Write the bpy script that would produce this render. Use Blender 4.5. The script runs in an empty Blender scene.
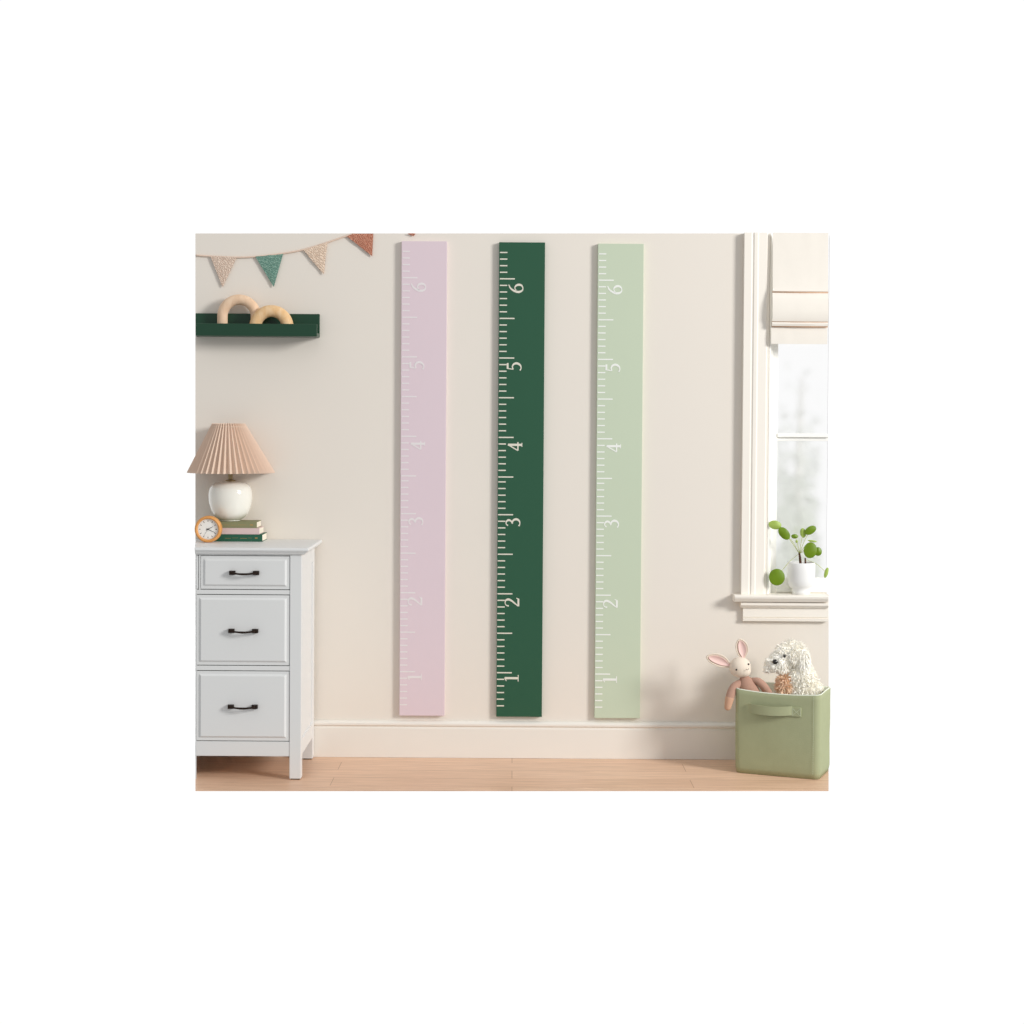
import bpy, bmesh, math, random
from math import sin, cos, pi, radians, sqrt
from mathutils import Vector, Matrix, noise
random.seed(7)
SC = bpy.context.scene
COL = SC.collection

# ------------------------------------------------------------------ camera
D = 6.4                       # camera to wall, metres
FPX = 259.0 * D               # focal length in pixels (1024 frame)
PITCH, ROLL = radians(1.3), radians(0.37)
YPP = 418 + FPX * math.tan(PITCH)
ROT = Matrix.Rotation(pi/2 - PITCH, 3, 'X') @ Matrix.Rotation(ROLL, 3, 'Z')
def ray(px, py):
    return ROT @ Vector(((px-512)/FPX, -(py-YPP)/FPX, -1.0))
_r = ray(512, 757.6)
H = -_r.z * D / _r.y          # camera height above the floor
CAM = Vector((0, -D, H))
def P(px, py, d=0.0):         # point at distance d in front of the wall plane
    r = ray(px, py); t = (D - d) / r.y
    return CAM + r*t
def PX(px, py, d=0.0): return P(px, py, d).x
def PZ(px, py, d=0.0): return P(px, py, d).z
def PF(px, py, z=0.0):        # point on a horizontal plane
    r = ray(px, py); t = (z - H) / r.z
    return CAM + r*t
cd = bpy.data.cameras.new('camera'); cam = bpy.data.objects.new('camera', cd); COL.objects.link(cam)
cam.location = CAM; cam.rotation_euler = ROT.to_euler()
cd.sensor_width = 36; cd.lens = FPX/1024*36; cd.shift_y = -(512-YPP)/1024
cd.clip_start = 0.05; cd.clip_end = 100
SC.camera = cam

# ------------------------------------------------------------------ world, key light, exposure
FRONT = 0.52; BACK = 1.04
w = bpy.data.worlds.new('world'); SC.world = w; w.use_nodes = True
nt = w.node_tree; nt.nodes.clear()
tc = nt.nodes.new('ShaderNodeTexCoord'); sp = nt.nodes.new('ShaderNodeSeparateXYZ')
nt.links.new(tc.outputs['Generated'], sp.inputs[0])
mr = nt.nodes.new('ShaderNodeMapRange'); mr.inputs['From Min'].default_value = 0.1; mr.inputs['From Max'].default_value = 0.55
nt.links.new(sp.outputs['Y'], mr.inputs['Value'])
mrz = nt.nodes.new('ShaderNodeMapRange'); mrz.inputs['From Min'].default_value = -0.6; mrz.inputs['From Max'].default_value = 0.5
nt.links.new(sp.outputs['Z'], mrz.inputs['Value'])
mz = nt.nodes.new('ShaderNodeMix'); mz.data_type = 'RGBA'
mz.inputs[6].default_value = (0.42*FRONT/.56, 0.42*FRONT/.56, 0.42*FRONT/.56, 1); mz.inputs[7].default_value = (FRONT*1.24, FRONT*1.25, FRONT*1.27, 1)
nt.links.new(mrz.outputs[0], mz.inputs[0])
mx = nt.nodes.new('ShaderNodeMix'); mx.data_type = 'RGBA'
mx.inputs[7].default_value = (BACK, BACK, BACK, 1)
nt.links.new(mr.outputs[0], mx.inputs[0]); nt.links.new(mz.outputs[2], mx.inputs[6])
bg = nt.nodes.new('ShaderNodeBackground'); wo = nt.nodes.new('ShaderNodeOutputWorld')
nt.links.new(mx.outputs[2], bg.inputs['Color']); nt.links.new(bg.outputs[0], wo.inputs['Surface'])

ld = bpy.data.lights.new('window_daylight', 'AREA'); ld.shape = 'RECTANGLE'; ld.size = 2.0; ld.size_y = 2.2
ld.energy = 700; ld.color = (1.0, 0.985, 0.965)
lo = bpy.data.objects.new('window_daylight', ld); COL.objects.link(lo)
lo.location = (7.5, -5.3, 4.1)
lo.rotation_euler = (Vector((0.0, 0, 1.0)) - Vector(lo.location)).to_track_quat('-Z', 'Y').to_euler()

SC.cycles.max_bounces = 24; SC.cycles.diffuse_bounces = 14; SC.cycles.transmission_bounces = 14
SC.view_settings.view_transform = 'Standard'; SC.view_settings.look = 'None'
SC.view_settings.exposure = 0.0; SC.view_settings.gamma = 1.0; SC.view_settings.use_curve_mapping = False

# ------------------------------------------------------------------ helpers
def lin(c):
    return tuple((x/12.92 if x <= .04045 else ((x+.055)/1.055)**2.4) for x in [v/255 for v in c]) + (1,)
def mat(name, rgb, rough=0.6, metal=0.0, spec=0.4, var=0.04, vscale=8, bump=0.0, bscale=200, coat=0.0, sheen=0.0, stretch=(1,1,1)):
    m = bpy.data.materials.new(name); m.use_nodes = True
    n = m.node_tree; b = n.nodes['Principled BSDF']
    b.inputs['Roughness'].default_value = rough; b.inputs['Metallic'].default_value = metal
    b.inputs['Specular IOR Level'].default_value = spec
    b.inputs['Coat Weight'].default_value = coat; b.inputs['Coat Roughness'].default_value = 0.08
    b.inputs['Sheen Weight'].default_value = sheen
    t = n.nodes.new('ShaderNodeTexCoord'); mp = n.nodes.new('ShaderNodeMapping'); mp.inputs['Scale'].default_value = stretch
    n.links.new(t.outputs['Object'], mp.inputs[0])
    no = n.nodes.new('ShaderNodeTexNoise'); no.inputs['Scale'].default_value = vscale; no.inputs['Detail'].default_value = 4
    n.links.new(mp.outputs[0], no.inputs['Vector'])
    mi = n.nodes.new('ShaderNodeMix'); mi.data_type = 'RGBA'
    c = lin(rgb)
    mi.inputs[6].default_value = tuple(v*(1-var) for v in c[:3]) + (1,)
    mi.inputs[7].default_value = tuple(min(1, v*(1+var)) for v in c[:3]) + (1,)
    n.links.new(no.outputs[0], mi.inputs[0]); n.links.new(mi.outputs[2], b.inputs['Base Color'])
    if bump:
        n2 = n.nodes.new('ShaderNodeTexNoise'); n2.inputs['Scale'].default_value = bscale; n2.inputs['Detail'].default_value = 2
        n.links.new(mp.outputs[0], n2.inputs['Vector'])
        bp = n.nodes.new('ShaderNodeBump'); bp.inputs['Strength'].default_value = bump; bp.inputs['Distance'].default_value = 0.002
        n.links.new(n2.outputs[0], bp.inputs['Height']); n.links.new(bp.outputs[0], b.inputs['Normal'])
    return m
def weave(name, rgb, rgb2, scale=260, bump=0.5, rot=0.0):
    m = mat(name, rgb, rough=0.95, spec=0.1, sheen=0.2)
    n = m.node_tree; b = n.nodes['Principled BSDF']
    t = n.nodes.new('ShaderNodeTexCoord'); mp = n.nodes.new('ShaderNodeMapping'); mp.inputs['Rotation'].default_value = (0, rot, 0)
    n.links.new(t.outputs['Object'], mp.inputs[0])
    wa = n.nodes.new('ShaderNodeTexWave'); wa.inputs['Scale'].default_value = scale; wa.inputs['Distortion'].default_value = 9
    wa.inputs['Detail'].default_value = 2; wa.inputs['Detail Scale'].default_value = 3
    n.links.new(mp.outputs[0], wa.inputs['Vector'])
    mi = n.nodes.new('ShaderNodeMix'); mi.data_type = 'RGBA'; mi.inputs[6].default_value = lin(rgb); mi.inputs[7].default_value = lin(rgb2)
    n.links.new(wa.outputs['Fac'], mi.inputs[0]); n.links.new(mi.outputs[2], b.inputs['Base Color'])
    bp = n.nodes.new('ShaderNodeBump'); bp.inputs['Strength'].default_value = bump; bp.inputs['Distance'].default_value = 0.002
    n.links.new(wa.outputs['Fac'], bp.inputs['Height']); n.links.new(bp.outputs[0], b.inputs['Normal'])
    return m

class MB:
    def __init__(s): s.bm = bmesh.new()
    def raw(s, verts, faces):
        vs = [s.bm.verts.new(v) for v in verts]
        for f in faces:
            try: s.bm.faces.new([vs[i] for i in f])
            except ValueError: pass
        return vs
    def box(s, x0, x1, y0, y1, z0, z1, rot=None):
        v = [Vector((x, y, z)) for x in (x0, x1) for y in (y0, y1) for z in (z0, z1)]
        if rot: v = [rot @ p for p in v]
        s.raw(v, [(0,1,3,2), (4,6,7,5), (0,4,5,1), (2,3,7,6), (0,2,6,4), (1,5,7,3)]); return s
    def prism(s, poly, vec):   # extrude a closed 3D polygon by vec
        n = len(poly); v = [Vector(p) for p in poly] + [Vector(p)+Vector(vec) for p in poly]
        s.raw(v, [tuple(range(n)), tuple(range(2*n-1, n-1, -1))] + [(i, i+n, (i+1) % n + n, (i+1) % n) for i in range(n)]); return s
    def tube(s, pts, radii, seg=12, caps=True):
        pts = [Vector(p) for p in pts]; n = len(pts)
        if not isinstance(radii, (list, tuple)): radii = [radii]*n
        rings = []; up = None
        for i, p in enumerate(pts):
            t = (pts[min(i+1, n-1)] - pts[max(i-1, 0)]).normalized()
            if up is None: up = t.orthogonal().normalized()
            else:
                up = up - t*up.dot(t); up = up.normalized() if up.length > 1e-6 else t.orthogonal().normalized()
            b = t.cross(up)
            r = radii[i]
            rings.append([s.bm.verts.new(p + (up*cos(2*pi*k/seg) + b*sin(2*pi*k/seg))*r) for k in range(seg)])
        for a, c in zip(rings, rings[1:]):
            for k in range(seg): s.bm.faces.new((a[k], a[(k+1) % seg], c[(k+1) % seg], c[k]))
        if caps: s.bm.faces.new(rings[0][::-1]); s.bm.faces.new(rings[-1])
        return s
    def lathe(s, c, prof, seg=48, wob=None):
        c = Vector(c); rings = []
        for j, (r, z) in enumerate(prof):
            if r < 1e-6: rings.append([s.bm.verts.new(c+Vector((0, 0, z)))]*seg); continue
            ring = []
            for k in range(seg):
                rr = r*(wob(k, j) if wob else 1); a = 2*pi*k/seg
                ring.append(s.bm.verts.new(c+Vector((rr*cos(a), rr*sin(a), z))))
            rings.append(ring)
        for a, b in zip(rings, rings[1:]):
            for k in range(seg):
                f = []
                for v in (a[k], a[(k+1) % seg], b[(k+1) % seg], b[k]):
                    if v not in f: f.append(v)
                if len(f) > 2:
                    try: s.bm.faces.new(f)
                    except ValueError: pass
        return s
    def ell(s, c, r, rot=None, seg=24, rings=14):
        m = Matrix.Translation(Vector(c)) @ (rot.to_4x4() if rot else Matrix.Identity(4)) @ Matrix.Diagonal((r[0], r[1], r[2], 1))
        bmesh.ops.create_uvsphere(s.bm, u_segments=seg, v_segments=rings, radius=1, matrix=m); return s
    def build(s, name, m, parent=None, smooth=False, bevel=0, bseg=2, angle=30, sub=0, weld=False):
        bm = s.bm
        if weld: bmesh.ops.remove_doubles(bm, verts=bm.verts, dist=1e-5)
        bmesh.ops.recalc_face_normals(bm, faces=bm.faces)
        org = parent['_w'] if parent is not None and '_w' in parent else (0, 0, 0)
        me = bpy.data.meshes.new(name)
        if parent is None:      # object origin at its own base centre
            xs = [v.co.x for v in bm.verts]; ys = [v.co.y for v in bm.verts]; zs = [v.co.z for v in bm.verts]
            org = ((min(xs)+max(xs))/2, (min(ys)+max(ys))/2, min(zs))
        bmesh.ops.translate(bm, verts=bm.verts, vec=-Vector(org))
        bm.to_mesh(me); bm.free()
        for mm in (m if isinstance(m, (list, tuple)) else [m]): me.materials.append(mm)
        o = bpy.data.objects.new(name, me); COL.objects.link(o)
        if parent is None: o.location = org
        else: o.parent = parent
        o['_w'] = tuple(org)
        if smooth:
            for p in me.polygons: p.use_smooth = True
        if bevel:
            b = o.modifiers.new('bevel', 'BEVEL'); b.width = bevel; b.segments = bseg; b.limit_method = 'ANGLE'; b.angle_limit = radians(angle)
        if sub:
            b = o.modifiers.new('sub', 'SUBSURF'); b.levels = sub; b.render_levels = sub
        return o
def thing(name, label, cat, loc, group=None):
    o = bpy.data.objects.new(name, None); COL.objects.link(o); o.location = loc; o['_w'] = tuple(loc)
    o.empty_display_size = .05
    if label: o['label'] = label
    if cat: o['category'] = cat
    if group: o['group'] = group
    return o
def tag(o, label, cat, group=None):
    o['label'] = label; o['category'] = cat
    if group: o['group'] = group
    return o
def cr(pts, n=8):              # catmull-rom through points (tuples of any length)
    out = []; N = len(pts)
    for i in range(N-1):
        p0, p1, p2, p3 = pts[max(i-1, 0)], pts[i], pts[i+1], pts[min(i+2, N-1)]
        for k in range(n):
            t = k/n
            out.append(tuple(.5*((2*b) + (-a+c)*t + (2*a-5*b+4*c-e)*t*t + (-a+3*b-3*c+e)*t**3) for a, b, c, e in zip(p0, p1, p2, p3)))
    out.append(tuple(pts[-1])); return out

# ------------------------------------------------------------------ materials
M_wall = mat('wall_paint', (231, 224, 214), rough=0.85, spec=0.15, var=0.012, vscale=3, bump=0.06, bscale=350)
M_trim = mat('trim_paint', (242, 236, 226), rough=0.45, var=0.01)
M_sash = mat('sash_paint', (250, 249, 244), rough=0.4, var=0.01)
M_dress = mat('dresser_paint', (223, 224, 223), rough=0.42, var=0.008)
M_bronze = mat('dark_bronze', (52, 40, 34), rough=0.35, metal=0.8, var=0.2, vscale=60)
M_shelf = mat('green_shelf_paint', (24, 64, 44), rough=0.35, var=0.04)
M_foot = mat('dark_felt', (40, 38, 34), rough=0.9)

def wood(name, c1, c2, scale=(1, 6, 6), rough=0.5, rings=10):
    m = bpy.data.materials.new(name); m.use_nodes = True; n = m.node_tree; b = n.nodes['Principled BSDF']
    b.inputs['Roughness'].default_value = rough; b.inputs['Specular IOR Level'].default_value = 0.3
    t = n.nodes.new('ShaderNodeTexCoord'); mp = n.nodes.new('ShaderNodeMapping'); mp.inputs['Scale'].default_value = scale
    n.links.new(t.outputs['Object'], mp.inputs[0])
    no = n.nodes.new('ShaderNodeTexNoise'); no.inputs['Scale'].default_value = rings; no.inputs['Detail'].default_value = 6; no.inputs['Distortion'].default_value = 0.6
    n.links.new(mp.outputs[0], no.inputs['Vector'])
    r = n.nodes.new('ShaderNodeValToRGB'); r.color_ramp.elements[0].position = .35; r.color_ramp.elements[1].position = .68
    r.color_ramp.elements[0].color = lin(c1); r.color_ramp.elements[1].color = lin(c2)
    n.links.new(no.outputs[0], r.inputs[0]); n.links.new(r.outputs[0], b.inputs['Base Color'])
    return m
def floor_mat():
    m = bpy.data.materials.new('oak_planks'); m.use_nodes = True; n = m.node_tree; b = n.nodes['Principled BSDF']
    b.inputs['Roughness'].default_value = 0.42; b.inputs['Specular IOR Level'].default_value = 0.35
    t = n.nodes.new('ShaderNodeTexCoord')
    br = n.nodes.new('ShaderNodeTexBrick'); br.inputs['Scale'].default_value = 1
    br.inputs['Brick Width'].default_value = 1.3; br.inputs['Row Height'].default_value = 0.135
    br.inputs['Mortar Size'].default_value = 0.0012; br.inputs['Mortar Smooth'].default_value = 0.3
    br.inputs['Color1'].default_value = lin((234, 198, 170)); br.inputs['Color2'].default_value = lin((224, 186, 157)); br.inputs['Mortar'].default_value = lin((176, 134, 104))
    n.links.new(t.outputs['Object'], br.inputs['Vector'])
    mp = n.nodes.new('ShaderNodeMapping'); mp.inputs['Scale'].default_value = (1.2, 22, 1); n.links.new(t.outputs['Object'], mp.inputs[0])
    no = n.nodes.new('ShaderNodeTexNoise'); no.inputs['Scale'].default_value = 4; no.inputs['Detail'].default_value = 6; no.inputs['Distortion'].default_value = 1.2
    n.links.new(mp.outputs[0], no.inputs['Vector'])
    r = n.nodes.new('ShaderNodeValToRGB'); r.color_ramp.elements[0].position = .3; r.color_ramp.elements[1].position = .7
    r.color_ramp.elements[0].color = (.80, .77, .74, 1); r.color_ramp.elements[1].color = (1.06, 1.06, 1.06, 1)
    n.links.new(no.outputs[0], r.inputs[0])
    mi = n.nodes.new('ShaderNodeMix'); mi.data_type = 'RGBA'; mi.blend_type = 'MULTIPLY'; mi.inputs[0].default_value = 1
    n.links.new(br.outputs['Color'], mi.inputs[6]); n.links.new(r.outputs[0], mi.inputs[7]); n.links.new(mi.outputs[2], b.inputs['Base Color'])
    return m

# ------------------------------------------------------------------ room shell
def struct(o): o['kind'] = 'structure'; return o
L0, R0, T0, B0 = 195.4, 828.6, 233.4, 790.3
TH = 0.12
# window opening in the wall
WX = PX(768.5, 430, 0); WZ = PZ(790, 594.5, 0)
m = MB()
tl, tr, bl, br_ = P(L0, T0), P(R0, T0), P(L0, 757), P(R0, 757)
def on(a, b, z=None, x=None):
    if z is not None: t = (z-a.z)/(b.z-a.z)
    else: t = (x-a.x)/(b.x-a.x)
    return a.lerp(b, t)
wl0 = on(tl, bl, z=0.0); wr0 = on(tr, br_, z=0.0); wrz = on(tr, br_, z=WZ); wtx = on(tl, tr, x=WX)
m.prism([wl0, wr0, wrz, Vector((WX, 0, WZ)), wtx, tl], (0, TH, 0))
wall = struct(m.build('wall_back', M_wall))
# floor
fl, fr = PF(L0, B0), PF(R0, B0)
m = MB(); m.prism([fl, fr, Vector((wr0.x, 0, 0)), Vector((wr0.x, TH, 0)), Vector((wl0.x, TH, 0)), Vector((wl0.x, 0, 0))], (0, 0, -0.003))
floor = struct(m.build('floor', floor_mat()))
# baseboard: profile (depth, z)
prof = [(0.0005, 0.0005), (.016, 0.0005), (.016, PZ(400, 728.3, .016)), (.0125, PZ(400, 727.2, .015)), (.0125, PZ(400, 726.2, .013)), (.019, PZ(400, 725.4, .018)),
        (.019, PZ(400, 723.4, .018)), (.014, PZ(400, 721.8, .014)), (.008, PZ(400, 720.8, .01)), (0.0005, PZ(400, 720.6, .01))]
m = MB(); xb0, xb1 = PX(L0, 740, .018), PX(R0, 740, .018)
m.prism([(xb0, -d, z) for d, z in prof], (xb1 - xb0, 0, 0))
struct(m.build('baseboard_back', mat('baseboard_paint', (233, 229, 221), rough=.45, var=.01), bevel=.0008))

# ------------------------------------------------------------------ window
win = thing('window_1', None, None, (WX, 0, WZ)); win['kind'] = 'structure'
def vx(px): return PX(px, 430, .02)
ztop = on(tl, tr, x=vx(760)).z
xe_top, xe_bot = tr.x, wrz.x        # the set ends here
m = MB()   # casing: stepped profile (x, depth)
cp = [(742.4, .0005), (742.4, .028), (749.6, .028), (750.6, .026), (751.4, .026), (752.4, .029), (755.6, .029), (757.0, .026), (765.2, .025), (766.2, .018), (768.3, .018), (768.3, .0005)]
m.prism([(vx(p), -d, PZ(760, 595.4, .02)) for p, d in cp], (0, 0, ztop - PZ(760, 595.4, .02)))
m.build('window_casing', M_trim, win, bevel=.0008)
# jamb lining the opening
zs = PZ(790, 594.5, 0)
m = MB(); m.box(WX-.001, WX+.006, -.010, TH, zs, ztop); m.build('window_jamb', M_sash, win)
# sash: stile, bottom rail, meeting rails
def sx(px): return PX(px, 430, -.05)
def sz(py): return PZ(800, py, -.05)
m = MB()
xe = PX(827.9, 500, -.05)
m.box(WX+.006, sx(777.3), .045, .08, zs, ztop)
m.box(WX+.006, sx(771.5), .030, .08, zs, ztop)
m.box(sx(777.3), xe, .045, .08, zs, sz(577.5))
m.box(sx(777.3), xe, .038, .08, sz(592), sz(588.5))
m.box(sx(777.3), xe, .040, .075, sz(437.2), sz(433.5))
m.box(sx(777.3), xe, .052, .080, sz(441), sz(437.2))
m.build('window_sash', M_sash, win, bevel=.0015)
def glass():
    m = bpy.data.materials.new('window_glass'); m.use_nodes = True; n = m.node_tree; n.nodes.clear()
    o = n.nodes.new('ShaderNodeOutputMaterial'); tr_ = n.nodes.new('ShaderNodeBsdfRefraction'); tr_.inputs['Roughness'].default_value = .32; tr_.inputs['IOR'].default_value = 1.15; gl = n.nodes.new('ShaderNodeBsdfGlossy'); gl.inputs['Roughness'].default_value = .05
    mi = n.nodes.new('ShaderNodeMixShader'); mi.inputs[0].default_value = .06
    n.links.new(tr_.outputs[0], mi.inputs[1]); n.links.new(gl.outputs[0], mi.inputs[2]); n.links.new(mi.outputs[0], o.inputs[0])
    return m
M_glass = glass()
m = MB(); m.box(sx(776), xe-.001, .060, .064, sz(578), sz(438)); m.build('window_glass', M_glass, win)
m = MB(); m.box(sx(776), xe-.001, .066, .070, sz(436), ztop); m.build('window_glass', M_glass, win)
# sill (stool) with rounded nose and apron mouldings
m = MB(); dn = .062
zt, zb = PZ(780, 595.6, dn), PZ(780, 602.5, dn)
m.prism([(PX(734.6, 597, dn), -y, z) for y, z in [(-.045, zt), (.055, zt), (.062, zt-.004), (.060, zt-.012), (.048, zb), (-.045, zb)]], (PX(R0, 597, dn)-PX(734.6, 597, dn), 0, 0))
m.build('window_sill', M_trim, win, bevel=.0015)
m = MB()
za, zb2, zc, zd, ze, zf = [PZ(780, y, .03) for y in (602.3, 605.2, 608.2, 617.6, 618.6, 621.6)]
m.prism([(PX(740.5, 606, .03), -y, z) for y, z in [(.0005, za), (.040, za), (.040, zb2), (.026, zc), (.0005, zc)]], (PX(R0, 606, .04)-PX(740.5, 606, .03), 0, 0))
m.prism([(PX(743, 612, .02), -y, z) for y, z in [(.0005, zc), (.019, zc), (.019, zd), (.015, zd), (.015, ze), (.022, ze), (.020, zf), (.0005, zf)]], (PX(R0, 612, .02)-PX(743, 612, .02), 0, 0))
m.build('window_apron', M_trim, win, bevel=.0006)

# foliage outside the window: a small tree, haze painted into its pale colours
M_leafout = mat('haze_painted_leaves', (240, 242, 238), rough=.9, var=.05, vscale=3)
_n = M_leafout.node_tree; _t = _n.nodes.new('ShaderNodeBsdfTranslucent'); _t.inputs[0].default_value = lin((246, 248, 244)); _a = _n.nodes.new('ShaderNodeMixShader'); _a.inputs[0].default_value = .75
_n.links.new(_n.nodes['Principled BSDF'].outputs[0], _a.inputs[1]); _n.links.new(_t.outputs[0], _a.inputs[2]); _n.links.new(_a.outputs[0], _n.nodes['Material Output'].inputs[0])
tree = thing('garden_tree', 'garden tree seen outside through the window panes, haze painted into its pale colours', 'tree', (PX(800, 560, -.8), .8, 0))
m = MB(); m.tube([(tree.location.x, .8, 0), (tree.location.x+.01, .8, .5), (tree.location.x-.01, .8, 1.0), (tree.location.x, .8, 1.5)], [.03, .024, .016, .006], 8)
m.build('trunk', mat('haze_painted_bark', (226, 226, 222), rough=.9), tree, smooth=True)
m = MB()
for i in range(1500):
    d = -random.uniform(.6, 1.0)
    py = 585 - abs(random.gauss(0, 1))*70; px = random.uniform(773, 819)
    if noise.noise(Vector((px*.07, py*.07, 3))) < -.22: continue
    c = P(px, py, d); s = random.uniform(.012, .03)
    a = Vector((random.gauss(0, 1), random.gauss(0, 1), random.gauss(0, 1))).normalized(); b = a.orthogonal().normalized()
    m.raw([c+a*s, c+b*s*.5, c-a*s, c-b*s*.5], [(0, 1, 2, 3)])
o = m.build('foliage', M_leafout, tree); o['kind'] = 'stuff'

# ------------------------------------------------------------------ roman blind
M_blind = mat('blind_linen', (240, 234, 224), rough=.9, spec=.1, var=.02, vscale=30, bump=.25, bscale=500)
M_tanline = mat('blind_tan_line', (206, 168, 138), rough=.9, spec=.1)
bx0 = PX(772.3, 300, .04); bx1 = PX(828.4, 290, .05)
def bz(py, d=.04): return PZ(800, py, d)
rb = thing('roman_blind', 'cream linen roman blind folded up at the top of the window', 'blind', (bx0, -.04, bz(344)))
def cloth_strip(prof, x0, x1, nx=14, amp=.0012, th=.002):
    m = MB(); g = []
    for j, (d, z) in enumerate(prof):
        g.append([m.bm.verts.new((x0+(x1-x0)*i/nx, -(d+amp*noise.noise(Vector((i*.5, j*.8, z*9)))), z)) for i in range(nx+1)])
    for a, b in zip(g, g[1:]):
        for i in range(nx): m.bm.faces.new((a[i], a[i+1], b[i+1], b[i]))
    return m
def solid(o, t=.002):
    s = o.modifiers.new('solid', 'SOLIDIFY'); s.thickness = t; s.offset = 0; e_ = o.modifiers.new('split', 'EDGE_SPLIT'); e_.split_angle = radians(42); return o
ztb = on(tl, tr, x=bx0).z
solid(cloth_strip([(.034, ztb-.001), (.035, bz(250)), (.038, bz(270)), (.041, bz(286)), (.046, bz(291.2)), (.040, bz(293))], bx0+.001, bx1).build('panel', M_blind, rb, smooth=True))
solid(cloth_strip([(.036, bz(291)), (.046, bz(293.3)), (.054, bz(300)), (.058, bz(310)), (.058, bz(318)), (.053, bz(321.5)), (.042, bz(321.2))], bx0-.001, bx1).build('fold', M_blind, rb, smooth=True))
solid(cloth_strip([(.040, bz(321.5)), (.050, bz(322.3)), (.053, bz(324)), (.050, bz(326)), (.040, bz(326.3))], bx0-.002, bx1).build('fold', M_blind, rb, smooth=True))
solid(cloth_strip([(.034, bz(322)), (.038, bz(328)), (.040, bz(336)), (.039, bz(344))], bx0-.003, bx1).build('panel', M_blind, rb, smooth=True))
for py, d in ((292.3, .047), (321.9, .050), (326.6, .046)):  # thin tan lines along the fold edges
    m = MB(); m.tube([(bx0-.002, -d, bz(py)), ((bx0+bx1)/2, -d-.001, bz(py+.3)), (bx1, -d, bz(py+.3))], .0019, 8)
    m.build('fold_line', M_tanline, rb, smooth=True)

# ------------------------------------------------------------------ growth charts
GL = {
 1: [([(.31, .0), (.31, .97)], [.12, .12]), ([(.33, .97), (.12, .85)], [.05, .05]), ([(.08, .022), (.54, .022)], [.045, .045])],
 2: [([(.06, .72), (.12, .91), (.30, .98), (.47, .91), (.52, .75), (.43, .53), (.22, .27), (.05, .06)], [.09, .05, .05, .09, .12, .10, .07, .05]), ([(.04, .05), (.57, .05)], [.10, .10]), ([(.56, .05), (.62, .2)], [.05, .04])],
 3: [([(.07, .84), (.2, .97), (.37, .94), (.46, .79), (.38, .62), (.2, .54)], [.07, .05, .08, .11, .08, .05]), ([(.2, .54), (.42, .49), (.52, .28), (.42, .07), (.2, .01), (.04, .09)], [.05, .09, .12, .09, .05, .08])],
 4: [([(.44, 1.0), (.03, .3)], [.06, .06]), ([(.03, .3), (.62, .3)], [.07, .07]), ([(.43, 1), (.43, 0)], [.12, .12]), ([(.29, .022), (.57, .022)], [.045, .045])],
 5: [([(.15, .95), (.55, .95)], [.1, .1]), ([(.17, .97), (.12, .55)], [.05, .05]), ([(.12, .55), (.3, .62), (.49, .5), (.53, .28), (.4, .07), (.2, .01), (.04, .09)], [.05, .07, .1, .12, .09, .05, .08])],
 6: [([(.56, 1.0), (.3, .86), (.11, .56), (.06, .28), (.16, .06), (.32, .01), (.5, .1), (.56, .3), (.48, .5), (.32, .57), (.13, .45)], [.05, .08, .11, .12, .08, .05, .09, .12, .09, .05, .05])],
}
def ribbon(m, pts, ws, f):
    q = [p+(w_,) for p, w_ in zip(pts, ws)]
    if len(q) > 2: q = cr(q, 6)
    n = len(q); va = []; vb = []
    for i in range(n):
        a, b = q[max(i-1, 0)], q[min(i+1, n-1)]
        tx, ty = b[0]-a[0], b[1]-a[1]; l = sqrt(tx*tx+ty*ty) or 1
        nx, ny = -ty/l*q[i][2]/2, tx/l*q[i][2]/2
        va.append(f(q[i][0]+nx, q[i][1]+ny)); vb.append(f(q[i][0]-nx, q[i][1]-ny))
    m.raw(va+vb, [(i, i+1, n+i+1, n+i) for i in range(n-1)])
TD = .020
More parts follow.
